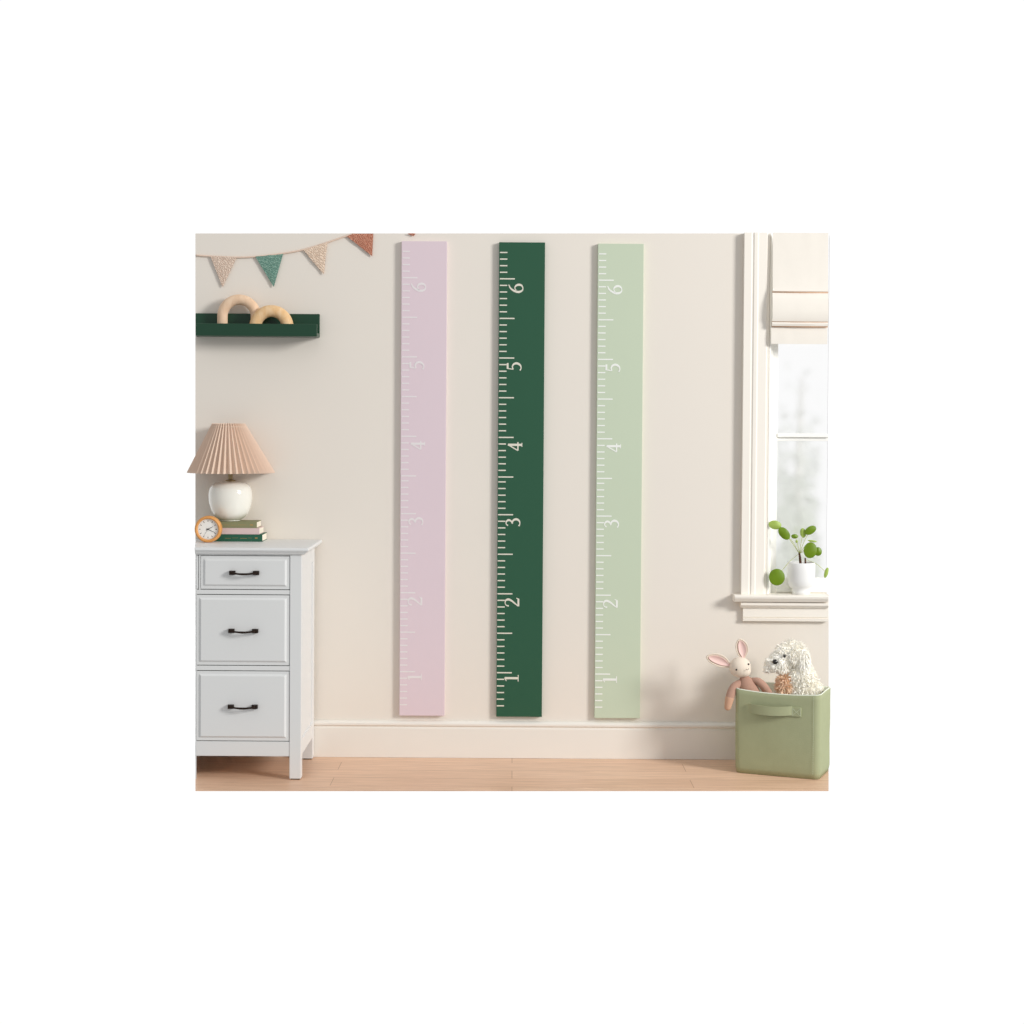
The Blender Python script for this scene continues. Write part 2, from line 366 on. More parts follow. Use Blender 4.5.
def chart(px_left, px_w, dy, m_board, m_ink, label):
    S = 259.0*D/(D-TD)
    x0 = PX(px_left, 479, TD); wd = px_w/S
    px_c = px_left+px_w/2
    def z(py): return PZ(px_c, py+dy, TD)
    t = thing('growth_chart', label, 'growth chart', (x0+wd/2, -TD/2, z(716.8)), 'wooden growth chart rulers on the wall')
    m = MB(); m.box(x0, x0+wd, -TD, -.0006, z(716.8), z(242.3))
    bmesh.ops.bevel(m.bm, geom=list(m.bm.edges), offset=.0009, segments=2, affect='EDGES', profile=.5)
    nb = len(m.bm.faces)
    ys = []
    def span(a, b, n=12, l=(0, 6)):
        for k in range(n): ys.append((a+(b-a)*k/n, k in l))
    for k in range(1, 5): ys.append((278.9-6.6*k+.1, False))
    span(278.9, 358.1); span(358.1, 437.5)
    for k in range(7): ys.append((437.5+6.6*k, k in (0, 6)))
    for y in (482, 488.6, 495.3, 501.8, 508.4): ys.append((y, False))
    span(514.8, 593.9); span(593.9, 672.8)
    ys.append((672.8, True))
    for k in range(1, 6): ys.append((672.8+6.62*k, False))
    for y, lg in ys:
        o_ = .35 + .55*(716-y)/474
        h = .62/S if lg else .60/S
        m.box(x0+o_/S, x0+(o_+(15.0 if lg else 7.4))/S, -TD-.0006, -TD+.0002, z(y)-h, z(y)+h)
    m.bm.faces.ensure_lookup_table()
    for f in m.bm.faces:
        if any(v.co.y < -TD-.0004 for v in f.verts): f.material_index = 1
    m.build('board', [m_board, m_ink], t)
    for n, yl, xo, yb in ((6, 278.9, 9.8, 13.9), (5, 358.1, 8.5, 12.9), (4, 437.5, 10.0, 13.5), (3, 514.8, 8.3, 11.9), (2, 593.9, 7.9, 13.0), (1, 672.8, 7.8, 9.8)):
        m = MB(); h = 14.3/S; zb = z(yl+yb); xr = x0+(xo+14.3)/S
        for q_, (pts, ws) in enumerate(GL[n]):
            ribbon(m, pts, [v*1.3 for v in ws], lambda gx, gy: Vector((xr-gy*h, -TD-.0008-.00012*q_, zb+gx*h)))
        bm = m.bm
        r = bmesh.ops.extrude_face_region(bm, geom=list(bm.faces))
        bmesh.ops.translate(bm, verts=[v for v in r['geom'] if isinstance(v, bmesh.types.BMVert)], vec=(0, .001, 0))
        m.build('numeral', m_ink, t)
M_pink = mat('pink_board_paint', (222, 204, 211), rough=.6, var=.01)
M_green = mat('dark_green_board_paint', (46, 88, 66), rough=.55, spec=.2, var=.02)
M_sage = mat('sage_board_paint', (196, 208, 184), rough=.6, var=.01)
chart(400.5, 45.2, -1.1, M_pink, mat('pale_ink', (229, 224, 224), var=.02), 'tall pink wooden growth chart with white marks, nearest the dresser')
chart(497.7, 45.8, 0, M_green, mat('cream_ink', (222, 217, 203), var=.04, vscale=60), 'tall dark green wooden growth chart with cream marks between two paler ones')
chart(596.3, 45.6, 1.4, M_sage, mat('white_ink', (236, 238, 233), var=.02), 'tall light sage green wooden growth chart with white marks, nearest the window')

# ------------------------------------------------------------------ dresser
FD = -PF(295, 779.9).y                                  # depth of the front faces
def dx(px, py=660, d=FD): return PX(px, py, d)
def dz(py, px=245, d=FD): return PZ(px, py, d)
XL = dx(195.6); XR = dx(301.2); ZT = PZ(250, 548.0, FD+.018)
dr = thing('dresser', 'white painted wooden dresser with dark pull handles standing against the wall', 'dresser', ((XL+XR)/2, -.2, 0))
zbot = dz(756.2); zcar = dz(555.5)
pw = dx(301.2)-dx(289.7); bk = .022
M_d = M_dress
for (a, b, y0, y1) in ((XR-pw, XR, -FD, -FD+pw), (XR-pw, XR, -bk-pw, -bk)):
    m = MB(); m.box(a, b, y0, y1, .004, ZT-.022)
    lg = m.build('leg', M_d, dr, bevel=.0015)
    m = MB(); m.box(a+.006, b-.006, y0+.006, y1-.006, 0.0, .004); m.build('foot_pad', M_foot, lg)
XLB = PX(195.6, 560, bk)
m = MB(); m.prism([(XL, -FD+.004, .0005), (XL+.003, -FD+.004, .0005), (XLB+.003, -bk, .0005), (XLB, -bk, .0005)], (0, 0, ZT-.023)); m.build('side_panel', M_d, dr)
m = MB(); m.box(XR-.016, XR-.006, -FD+pw, -bk-pw, zbot+.03, ZT-.03)
m.box(XR-.018, XR-.001, -FD+pw, -bk-pw, zbot, zbot+.055); m.box(XR-.018, XR-.001, -FD+pw, -bk-pw, ZT-.08, ZT-.022)
m.build('side_panel', M_d, dr, bevel=.001)
m = MB(); m.box(XL-.06, XR-pw, -bk-.008, -bk, zbot, ZT-.022); m.build('back_panel', M_d, dr)
x0f, x1f = XL+.0005, XR-pw
for nm, args in (('apron', (x0f, x1f, -FD+.002, -FD+.02, zbot, dz(741.6))), ('rail', (x0f, x1f, -FD+.002, -FD+.02, dz(670.6), dz(666.0))), ('rail', (x0f, x1f, -FD+.002, -FD+.02, dz(594.4), dz(590.0))),
                 ('rail', (x0f, x1f, -FD+.002, -FD+.02, zcar, ZT-.022)), ('divider', (dx(198.6), dx(200.0), -FD+.002, -FD+.02, dz(590), zcar)), ('bottom_panel', (XL+.009, x1f, -FD+.022, -bk-.008, zbot+.002, zbot+.012))):
    m = MB(); m.box(*args); m.build(nm, M_d, dr, bevel=.001)
# top with ogee edge
m = MB()
ov = PX(308.7, 549, FD+.018) - XR
for (z0, z1, e0, e1) in ((ZT-.010, ZT, 1.0, .9), (ZT-.016, ZT-.010, .7, .93), (ZT-.024, ZT-.016, .42, .7)):
    def rct(z, e):
        return [Vector((PX(195.6, 545, .003), -.003, z)), Vector((XR+ov*e, -.003, z)), Vector((XR+ov*e, -FD-.018*e, z)), Vector((XL-.001, -FD-.018*e, z))]
    a = rct(z0, e0); b = rct(z1, e1)
    m.raw(a+b, [(0, 1, 2, 3), (7, 6, 5, 4)]+[(i, (i+1) % 4, (i+1) % 4+4, i+4) for i in range(4)])
m.build('top', M_d, dr, bevel=.002, bseg=3)
def drawer(x0, x1, z0, z1, hx=None, hz=None):
    g = .0017; b = .012; r = .0055; yb, yf = -FD+.012, -FD+.003
    x0 += g; x1 -= g; z0 += g; z1 -= g
    m = MB()
    def rc(i, y): return [Vector((x0+i, y, z0+i)), Vector((x1-i, y, z0+i)), Vector((x1-i, y, z1-i)), Vector((x0+i, y, z1-i))]
    if x1-x0 > .05:
        loops = [rc(0, -FD+.30), rc(0, yf), rc(.0105, yf), rc(.0105+.0065, yf-r)]
    else:
        loops = [rc(0, -FD+.30), rc(0, yf)]
    vs = sum(loops, []); n = len(loops)
    fs = [(3, 2, 1, 0), tuple(range(4*n-4, 4*n))]
    for j in range(n-1):
        for i in range(4): fs.append((4*j+i, 4*j+(i+1) % 4, 4*j+4+(i+1) % 4, 4*j+4+i))
    m.raw(vs, fs)
    o = m.build('drawer', M_d, dr, bevel=.0006)
    if hx is None: return
    h = MB(); yy = yf-r; hw = .043
    for s in (-1, 1):
        h.box(hx+s*hw-.011, hx+s*hw+.011, yy-.012, yy, hz-.0075, hz+.0075)
        h.box(hx+s*hw-.009, hx+s*hw+.009, yy-.019, yy-.012, hz-.006, hz+.006)
    pts = []; rad = []
    for k in range(17):
        t = -1+2*k/16; pts.append((hx+t*hw, yy-.016-.009*(1-t*t), hz-.0035*(1-t*t))); rad.append(.0030+.0022*abs(t)**3+.0012*(1-t*t)**4)
    h.tube(pts, rad, 10)
    h.build('handle', M_bronze, o, bevel=.0018)
x1d = dx(289.8)
drawer(dx(200.2, 572), x1d, dz(589.7), dz(555.6), dx(244.4), dz(572.6))
drawer(XL+.001, dx(198.4), dz(589.7), dz(555.6))
drawer(XL+.001, x1d, dz(665.7), dz(594.7), dx(243.6), dz(630.6))
drawer(XL+.001, x1d, dz(741.3), dz(670.9), dx(243.3), dz(706.3))

# ------------------------------------------------------------------ books, lamp, clock on the dresser
M_page = mat('book_pages', (240, 232, 214), rough=.9, var=.05, vscale=400, stretch=(1, 1, 12))
M_gold = mat('gold_foil', (176, 142, 84), rough=.5, metal=.3)
BD = .135
def book(zb, h, xr_px, cover, label, marks, th=.0022, dep=.12):
    x0 = PX(203, 530, BD); x1 = PX(xr_px, 530, BD)
    t = thing('book', label, 'book', ((x0+x1)/2, -BD+dep/2, zb), 'books stacked under the table lamp')
    m = MB(); m.box(x0, x1, -BD, -BD+dep, zb, zb+th); m.box(x0, x1, -BD, -BD+dep, zb+h-th, zb+h); m.box(x0, x1, -BD, -BD+.003, zb+th, zb+h-th)
    m.build('cover', cover, t, bevel=.0006)
    m = MB(); m.box(x0+.002, x1-.0015, -BD+.003, -BD+dep-.003, zb+th, zb+h-th); m.build('pages', M_page, t)
    if marks:
        m = MB()
        for a, b, zz, hh in marks: m.box(PX(a, 530, BD), PX(b, 530, BD), -BD-.0003, -BD+.0002, zb+h*zz-hh/2, zb+h*zz+hh/2)
        m.build('spine_title', M_gold, t)
    return zb+h
pxm = 259*D/(D-BD)
z1 = book(ZT, 7.3/pxm, 262.3, mat('green_book_cloth', (38, 92, 70), rough=.7), 'dark green book with gilt spine, lowest of the stack', [(225, 231, .45, .001), (232, 238, .5, .0008), (240, 247, .45, .0012), (248, 252, .5, .0008), (255, 257.5, .5, .004)])
z2 = book(z1, 6.3/pxm, 259.4, mat('pink_book_cloth', (216, 192, 190), rough=.7), 'pale pink book in the middle of the stack', [], .0022, .116)
z3 = book(z2, 6.3/pxm, 256.8, mat('olive_book_cloth', (134, 134, 98), rough=.7), 'olive green book on top of the stack, directly under the lamp', [(224, 229, .5, .001), (231, 236, .45, .0008), (238, 246, .5, .001), (250, 253, .5, .004)], .0022, .112)

LD = .080; LX = PX(230.4, 500, LD)
M_cer = mat('cream_ceramic', (240, 238, 228), rough=.12, spec=.5, var=.01, coat=.6)
M_brass = mat('aged_brass', (150, 130, 96), rough=.3, metal=.9)
M_shade = mat('pleated_shade_fabric', (224, 200, 181), rough=.85, spec=.1, var=.03, vscale=60)
lamp = thing('table_lamp', 'cream ceramic table lamp with pink beige pleated shade on top of the books', 'lamp', (LX, -LD, z3))
hb = PZ(230, 481, LD)-z3; rb_ = 21.8/(259*D/(D-LD))
pr = [(0, 0), (.42, 0), (.46, .015), (.47, .03), (.60, .07), (.78, .16), (.90, .30), (.97, .45), (1.0, .60), (.985, .74), (.91, .86), (.75, .945), (.50, .985), (.22, 1.0), (0, 1.0)]
pr2 = cr(pr[2:-1], 4)
m = MB(); m.lathe((LX, -LD, z3), [(0, 0), (.42*rb_, 0)]+[(r*rb_, z*hb) for r, z in pr2]+[(0, hb)], 48)
m.build('base', M_cer, lamp, smooth=True)
zsb, zst = PZ(231, 472.6, LD), PZ(231, 423.5, LD)
m = MB(); zz = z3+hb
m.lathe((LX, -LD, zz-.001), [(0, 0), (.019, 0), (.019, .004), (.014, .006), (.009, .007), (.009, .03), (.011, .032), (.011, .05), (.004, .055), (.004, zst-zz-.005), (0, zst-zz-.005)], 24)
m.build('stem', M_brass, lamp, smooth=False, bevel=.0006)
pxl = 259*D/(D-LD)
r0, r1 = 15.2/pxl, 40.9/pxl
NP = 44; seg = NP*4; prof = []
for j in range(13):
    t = j/12; prof.append((r0+(r1-r0)*t, zst-(zst-zsb)*t))
def wob(k, j):
    tri = (1, .3, 0, .3)[k % 4]
    return 1+(tri-.5)*(.13 if j > 0 else .15)
m = MB(); m.lathe((LX-.004, -LD, 0), prof, seg, wob)
for v in m.bm.verts: v.co.x += .0065*(zst-v.co.z)/(zst-zsb)-.0035*(1-(zst-v.co.z)/(zst-zsb))
sh = m.build('lamp_shade', M_shade, lamp); solid(sh, .0012)
m = MB()
m.tube([(LX-.0070+(r0*1.07+.0038)*cos(a), -LD+(r0*1.06+.0035)*sin(a), zst-.0125) for a in [2*pi*k/32 for k in range(33)]], .0009, 6)
m.build('cord', mat('cream_cord', (240, 228, 212)), sh)
m = MB()
for a in (0, pi/3*2, pi/3*4): m.tube([(LX-.004, -LD, zst-.008), (LX-.004+r0*.93*cos(a), -LD+r0*.93*sin(a), zst-.004)], .0012, 6)
m.build('harp', M_brass, lamp)

# clock
M_cw = wood('honey_wood', (214, 150, 84), (228, 166, 98), (3, 3, 3))
CDp = .185; cx = PX(208.3, 528, CDp); rc_ = 13.3/(259*D/(D-CDp)); cz = ZT+rc_
ck = thing('clock', 'small round desk clock with honey wood rim leaning beside the books', 'clock', (cx, -CDp, ZT))
m = MB(); prf = [(rc_*.76, -.004), (rc_*.80, -.012), (rc_*.86, -.016), (rc_*.95, -.014), (rc_, -.008), (rc_, .018), (rc_*.96, .022), (0, .022)]
SG = 64; rings = []
for r, y in prf:
    rings.append([m.bm.verts.new((cx+r*cos(2*pi*k/SG), -CDp+y, cz+r*sin(2*pi*k/SG))) for k in range(SG)] if r > 0 else None)
for a, b in zip(rings, rings[1:]):
    if b is None: m.bm.faces.new(a)
    else:
        for k in range(SG): m.bm.faces.new((a[k], a[(k+1) % SG], b[(k+1) % SG], b[k]))
m.build('rim', M_cw, ck, smooth=True)
m = MB(); m.prism([(cx+rc_*.785*cos(2*pi*k/SG), -CDp-.006, cz+rc_*.785*sin(2*pi*k/SG)) for k in range(SG)], (0, .004, 0))
fc = m.build('face', mat('clock_face', (238, 236, 230), rough=.4, var=.01), ck)
M_blk = mat('black_paint', (24, 24, 26), rough=.4)
m = MB()
for k in range(60):
    a = 2*pi*k/60; big = k % 5 == 0
    ra, rb2 = rc_*(.60 if big else .70), rc_*.74; wv = .0011 if big else .00025
    u = Vector((sin(a), 0, cos(a))); v = Vector((cos(a), 0, -sin(a))); c = Vector((cx, -CDp-.0062, cz))
    if big: rb2 = rc_*.68; ra = rc_*.56
    m.prism([c+u*ra+v*wv, c+u*rb2+v*wv, c+u*rb2-v*wv, c+u*ra-v*wv], (0, -.0002, 0))
m.build('dial_marks', M_blk, fc)
for ang, ln, wd_, nm in ((62, .44, .0013, 'hour_hand'), (115, .60, .0010, 'minute_hand'), (212, .58, .00035, 'second_hand')):
    a = radians(ang); u = Vector((sin(a), 0, cos(a))); v = Vector((cos(a), 0, -sin(a))); c = Vector((cx, -CDp-.0075, cz))
    m = MB(); m.prism([c-u*.006+v*wd_, c+u*rc_*ln+v*wd_*.5, c+u*rc_*ln-v*wd_*.5, c-u*.006-v*wd_], (0, -.0004, 0)); m.build(nm, M_blk, fc)
m = MB(); m.tube([(cx, -CDp-.006, cz), (cx, -CDp-.009, cz)], .002, 12); m.build('pin', M_blk, fc)

# ------------------------------------------------------------------ ledge shelf and wooden arches
SDp = .095
xs0, xs1 = PX(195.6, 325, SDp), PX(319.8, 326, .004)
zA, zBt = PZ(300, 314.0, .01), PZ(300, 337.4, .01)
zl1, zl0 = PZ(280, 323.8, SDp), PZ(280, 334.4, SDp)
zfl = zBt+.014
shf = thing('wall_shelf', 'dark green picture ledge shelf mounted on the wall above the lamp', 'shelf', ((xs0+xs1)/2, 0, zBt))
m = MB(); m.box(PX(195.6, 325, .014), xs1, -.016, -.0006, zBt, zA); m.build('back_panel', M_shelf, shf, bevel=.0012)
m = MB(); m.prism([(xs0, -SDp+.012, zBt), (xs1, -SDp+.012, zBt), (xs1, -.016, zBt), (PX(195.6, 325, .016), -.016, zBt)], (0, 0, zfl-zBt)); m.build('shelf_board', M_shelf, shf, bevel=.0012)
m = MB(); m.box(xs0, xs1, -SDp, -SDp+.012, zBt, zl1); m.build('front_lip', M_shelf, shf, bevel=.0015)
M_w1 = wood('pale_beech', (226, 192, 160), (238, 208, 178), (5, 5, 2), rough=.6)
M_w2 = wood('golden_maple', (224, 182, 130), (236, 204, 162), (5, 5, 2), rough=.6)
def arch(px_c, r_px, tube_px, py_top, d, mt, label):
    s = 259*D/(D-d); R = (r_px-tube_px/2)/s; tr2 = tube_px/2/s
    xc = PX(px_c, 310, d); zt2 = PZ(px_c, py_top, d); zc = zt2-tr2-R
    pts = [(xc-R, -d, zfl), (xc-R, -d, (zfl+zc)/2)]
    if zc-zfl < .01: pts = [(xc-R, -d, zfl)]
    for k in range(33): a = pi-pi*k/32; pts.append((xc+R*cos(a), -d, max(zfl+.0006, zc+R*sin(a))))
    if zc-zfl >= .01: pts += [(xc+R, -d, (zfl+zc)/2)]
    pts += [(xc+R, -d, zfl)]
    m = MB(); m.tube(pts, tr2, 20)
    tag(m.build('toy_arch', mt, smooth=True, weld=True), label, 'toy', 'wooden toy arches on the green ledge')
arch(239.2, 21.9, 10.4, 294.4, .040, M_w1, 'taller pale wooden arch toy standing at the back of the green ledge')
arch(271.5, 22.1, 12.0, 305.0, .066, M_w2, 'shorter golden wooden arch toy leaning in front of the paler arch')

# ------------------------------------------------------------------ bunting
SD_ = .006
sp_ = [(195.6, 255.2), (210.8, 256.2), (235.4, 257.3), (255.3, 256.6), (283.4, 253.3), (303.4, 249.6), (326.8, 242.6), (346.7, 235.8), (353.6, 233.6)]
bun = thing('bunting', 'knitted pennant bunting strung across the upper wall above the green ledge', 'bunting', P(275, 256, SD_))
m = MB(); m.tube([P(x, y, SD_) for x, y in cr(sp_, 6)], .0031, 8); m.build('string', mat('twine', (226, 202, 184), rough=.9, var=.15, vscale=300), bun, smooth=True)
K1 = weave('dusty_beige_knit', (206, 178, 158), (240, 220, 202), 42, .8, .6)
K2 = weave('teal_green_knit', (84, 130, 116), (150, 184, 168), 46, .9, 1.2)
K3 = weave('sand_knit', (216, 188, 164), (246, 224, 202), 42, .8, .9)
K4 = weave('terracotta_knit', (176, 106, 84), (216, 156, 130), 44, .9, .5)
for pts, mt, lb in (([(210.3, 256.0), (236.8, 257.3), (222.7, 287)], K1, 'dusty beige knitted flag'), ([(255.3, 256.6), (283.2, 253.4), (273.8, 286.8)], K2, 'teal green knitted flag'),
                ([(303.3, 249.8), (327.2, 242.4), (323.8, 274.2)], K3, 'sand coloured knitted flag'), ([(346.6, 236), (354, 233.6), (373.3, 233.6), (372.2, 256.2)], K4, 'terracotta knitted flag'), ([(407.5, 233.6), (415.5, 233.6), (413.5, 236)], K4, 'terracotta flag tip')):
    m = MB()
    poly = []
    n = len(pts); c2 = (sum(p[0] for p in pts)/n, sum(p[1] for p in pts)/n)
    for i in range(n):
        a, b = pts[i], pts[(i+1) % n]
        for k in range(4):
            t = k/4; poly.append((a[0]+(b[0]-a[0])*t, a[1]+(b[1]-a[1])*t))
    v = [P(x, y, .007+.002*noise.noise(Vector((x*.2, y*.2, 0)))) for x, y in poly]; v.append(P(c2[0], c2[1], .010)); N = len(v)
    m.raw(v, [(i, (i+1) % (N-1), N-1) for i in range(N-1)])
    o = m.build('flag', mt, bun, smooth=True); solid(o, .0035); o['label'] = lb
bm_b = MB()

# ------------------------------------------------------------------ basket
M_bk = mat('sage_canvas', (168, 173, 138), rough=.95, spec=.1, var=.05, vscale=40, bump=.5, bscale=600)
M_bki = mat('pale_basket_lining', (226, 230, 214), rough=.95, spec=.1)
FLc, FRc = PF(735.4, 772.8), PF(818.0, 780.2)
u_ = (FRc-FLc); BL = u_.length; u_.normalize(); n_ = Vector((-u_.y, u_.x, 0)); BW = .196
ctr = FLc+u_*BL/2+n_*BW/2
BH = .312
yaw = math.atan2(u_.y, u_.x)
MBK = Matrix.Translation(ctr) @ Matrix.Rotation(yaw, 4, 'Z')
bas = thing('storage_basket', 'sage green fabric storage basket on the floor below the window', 'basket', ctr)
def rrect(hw, hd, r, n=8, k=10):
    pts = []
    for (sx_, sy_, a0) in ((1, -1, -pi/2), (1, 1, 0), (-1, 1, pi/2), (-1, -1, pi)):
        cxx, cyy = sx_*(hw-r), sy_*(hd-r)
        for i in range(n+1):
            a = a0+pi/2*i/n; pts.append((cxx+r*cos(a), cyy+r*sin(a)))
    out = []     # subdivide straights
    for i in range(len(pts)):
        a, b = pts[i], pts[(i+1) % len(pts)]; out.append(a)
        if (i+1) % (n+1) == 0:
            for j in range(1, k): out.append((a[0]+(b[0]-a[0])*j/k, a[1]+(b[1]-a[1])*j/k))
    return out
m = MB(); rings = []
NZ = 14
def bring(t, inset, z):
    base = rrect(BL/2*(1.032+.004*t)-inset, BW/2*(1.02+.02*t)-inset, .022)
    ring = []
    for (x, y) in base:
        bulge = .006*sin(pi*t)*(1-abs(x)/(BL/2))*(1 if y < 0 else .4)
        yy = y*(1+bulge/abs(BW/2)) if abs(y) > BW/2*.8 else y
        wv = .0025*noise.noise(Vector((x*14, y*14, z*12)))
        q = Vector((x*(1+wv*3), yy*(1+wv*4), z - (.008*(1-(x/(BL/2))**2)+.004*x/BL if t == 1 and y < 0 else 0)))
        ring.append(m.bm.verts.new(MBK @ q))
    return ring
for j in range(NZ+1):
    t = j/NZ; rings.append(bring(t, .004 if j == 0 else 0, .0008+BH*t))
rings.insert(0, bring(0, .02, .0008))
rings.append(bring(1, .003, BH+.0035)); rings.append(bring(1, .006, BH+.001))
for j in range(5): t = 1-(j+1)/5; rings.append(bring(t, .006, max(.006, BH*t)))
K = len(rings[0])
for a, b in zip(rings, rings[1:]):
    for k in range(K): m.bm.faces.new((a[k], a[(k+1) % K], b[(k+1) % K], b[k]))
m.bm.faces.new(rings[0][::-1]); m.bm.faces.new(rings[-1])
ob = m.build('body', [M_bk, M_bki], bas, smooth=True)
nfo = (NZ+1)*K
for i, p in enumerate(ob.data.polygons):
    if i >= nfo and i < len(ob.data.polygons)-2: p.material_index = 1
# handle on the front face (local coords: x along front, y = -BW/2)
def bl(px, py):                  # local x, z on the front plane
    r = ray(px, py); nn = Vector((n_.x, n_.y, 0)); t = (FLc-CAM).dot(nn)/r.dot(nn)
    q = CAM+r*t; l = MBK.inverted() @ q; return l.x, l.z
hx0, _ = bl(749.5, 710); hx1, _ = bl(792.5, 711); hx2, _ = bl(801.8, 711)
_, hzt = bl(775, 705.6); _, hzb = bl(775, 714.6)
m = MB(); hy = -BW/2*1.04-.005; g = []
N = 20
for i in range(N+1):
    t = i/N; x = hx0+(hx1-hx0)*t; dy = -.020*sin(pi*t)**.7 if 0 < t < 1 else 0; dz_ = .004*(1-sin(pi*t))
    g.append([MBK @ Vector((x, hy+dy, hzt+dz_)), MBK @ Vector((x, hy+dy, hzb+dz_))])
for i in range(N):
    m.raw([g[i][0], g[i+1][0], g[i+1][1], g[i][1]], [(0, 1, 2, 3)])
hd = m.build('handle', M_bk, bas, smooth=True, weld=True); solid(hd, .0045)
m = MB()
m.box(hx1-.001, hx2, hy-.0025, hy+.006, hzb, hzt, MBK.to_4x4())
m.build('handle_patch', M_bk, bas, bevel=.001)
m = MB()
M_st = mat('pale_thread', (204, 212, 184), rough=.9)
yq = hy-.0028
for a, b in (((hx1+.003, hzb+.004), (hx2-.003, hzt-.004)), ((hx1+.003, hzt-.004), (hx2-.003, hzb+.004)), ((hx2-.003, hzb+.003), (hx2-.003, hzt-.003)), ((hx1+.003, hzb+.003), (hx1+.003, hzt-.003))):
    m.tube([MBK @ Vector((a[0], yq, a[1])), MBK @ Vector((b[0], yq, b[1]))], .0006, 6)
m.build('stitching', M_st, bas)
m = MB()
sxx = BL/2-.018
for k in range(34):
    z0_ = .02+k*.0085
    m.tube([MBK @ Vector((sxx, -BW/2*1.025-.003, z0_)), MBK @ Vector((sxx, -BW/2*1.025-.003, z0_+.005))], .0006, 5)
m.build('seam', M_st, bas)

# ------------------------------------------------------------------ plush rabbit
BDp = .215
sB = 259*D/(D-BDp)
def Q(px, py, d=BDp): return P(px, py, d)
M_cream = mat('cream_plush', (236, 222, 204), rough=.95, spec=.05, var=.03, vscale=40, bump=.6, bscale=500, sheen=.3)
M_mauve = mat('dusty_rose_plush', (184, 146, 128), rough=.95, spec=.05, var=.05, vscale=50, bump=.8, bscale=400, sheen=.2)
M_pinkin = mat('pink_ear_lining', (236, 204, 196), rough=.95, spec=.05)
M_paw = mat('tan_plush', (206, 166, 140), rough=.95, spec=.05, bump=.5)
M_bead = mat('black_bead', (22, 18, 18), rough=.15, coat=.5)
rbt = thing('toy_rabbit', 'plush toy rabbit in dusty rose leaning out of the basket beside the fluffy dog', 'stuffed toy', (Q(750, 700).x, -BDp, .012))
def remesh(o, v, sm=6):
    r = o.modifiers.new('r', 'REMESH'); r.mode = 'VOXEL'; r.voxel_size = v; r.use_smooth_shade = True
    s = o.modifiers.new('s', 'SMOOTH'); s.factor = .5; s.iterations = sm; return o
def px3(r): return r/sB
# torso with legs down inside the basket
m = MB()
tp = [Q(744.5, 679.5), Q(747, 685), Q(750, 694), Q(752, 708), Q(753, 722)]
for p, r in zip(cr([tuple(p) for p in tp], 4), cr([(5,), (8.2,), (10.5,), (12,), (12,)], 4)): m.ell(p, (px3(r[0]), px3(r[0])*.8, px3(r[0])))
base = Q(752, 726)
for s in (-1, 1):
    for k in range(12):
        t = k/11; m.ell((base.x+s*.022+.03*t, base.y-.01, base.z*(1-t)+.026*t), (.020, .02, .022))
o = remesh(m.build('torso', M_mauve, rbt), .003)
m = MB(); m.ell(Q(740, 667.2), (px3(11.0), px3(10.4), px3(10.4)), Matrix.Rotation(radians(-12), 3, 'Y')); m.ell(Q(744, 671.0, BDp+.010), (px3(7), px3(6.5), px3(6)))
hd_ = remesh(m.build('head', M_cream, rbt), .0025, 10)
def ear(base, tip, wmax, bend):
    b, t = Q(*base), Q(*tip); ax = t-b; L = ax.length; ax.normalize(); side = Vector((0, 1, 0)).cross(ax).normalized()
    prof = [(0, .22), (.12, .45), (.3, .85), (.5, 1.0), (.7, .92), (.85, .68), (.95, .36), (1, .08)]
    outs = []
    for nm, k, off, mt, th in (('ear', 1.0, 0, M_cream, .0045), ('ear_lining', .62, -.0036, M_pinkin, .002)):
        m = MB(); g = []
        for a, w_ in cr(prof, 3):
            a2 = a if nm == 'ear' else .08+a*.84
            row = []
            for i in range(7):
                s = (i-3)/3; c = b+ax*L*a2+side*(s*w_*k*wmax/sB/2)+side*bend*sin(pi*a2)+Vector((0, off-.006*(1-s*s)*w_*(-1)+(-.0), 0))
                row.append(m.bm.verts.new(c))
            g.append(row)
        for r1_, r2_ in zip(g, g[1:]):
            for i in range(6): m.bm.faces.new((r1_[i], r1_[i+1], r2_[i+1], r2_[i]))
        o = m.build(nm, mt, outs[0] if outs else rbt, smooth=True); solid(o, th); outs.append(o)
ear((743.3, 659.5), (739.6, 639), 12.5, .003)
ear((731.5, 666.5), (706.5, 656.6), 12.0, .004)
for px, py, d in ((736.4, 669.8, .2575), (748.6, 664.2, .2455)):
    m = MB(); m.ell(Q(px, py, d-.004), (.0035, .0035, .0038), seg=12, rings=8); m.build('eye', M_bead, rbt, smooth=True)
m = MB(); m.tube([Q(745.8, 669.2, .257), Q(747.4, 670.0, .257), Q(748.9, 668.6, .252)], .0009, 6); m.build('mouth', M_bead, rbt)
def arm(pts, rs, ncut, lab):
    p = cr([tuple(Q(*a)) for a in pts], 6); r = [x[0]/sB for x in cr([(v,) for v in rs], 6)]
    m = MB(); m.tube(p, r, 16); m.ell(p[0], (r[0],)*3, seg=16, rings=8); 
    o = remesh(m.build('arm', M_mauve, rbt), .0022, 4)
    m = MB(); m.tube(p[-ncut:], [v*1.03 for v in r[-ncut:]], 16); m.ell(p[-1], (r[-1]*1.03,)*3, seg=16, rings=8)
    q = remesh(m.build('paw', M_paw if lab else M_mauve, o), .0022, 4)
arm([(739.5, 683, .215), (733.8, 688, .228), (730, 697, .240), (727.8, 707, .240)], [3.6, 4.6, 4.5, 3.4], 7, True)
arm([(752, 680.5, .215), (758.5, 681.5, .225), (764.5, 687.5, .222), (768.6, 694, .205)], [3.0, 3.8, 4.3, 4.2], 4, False)

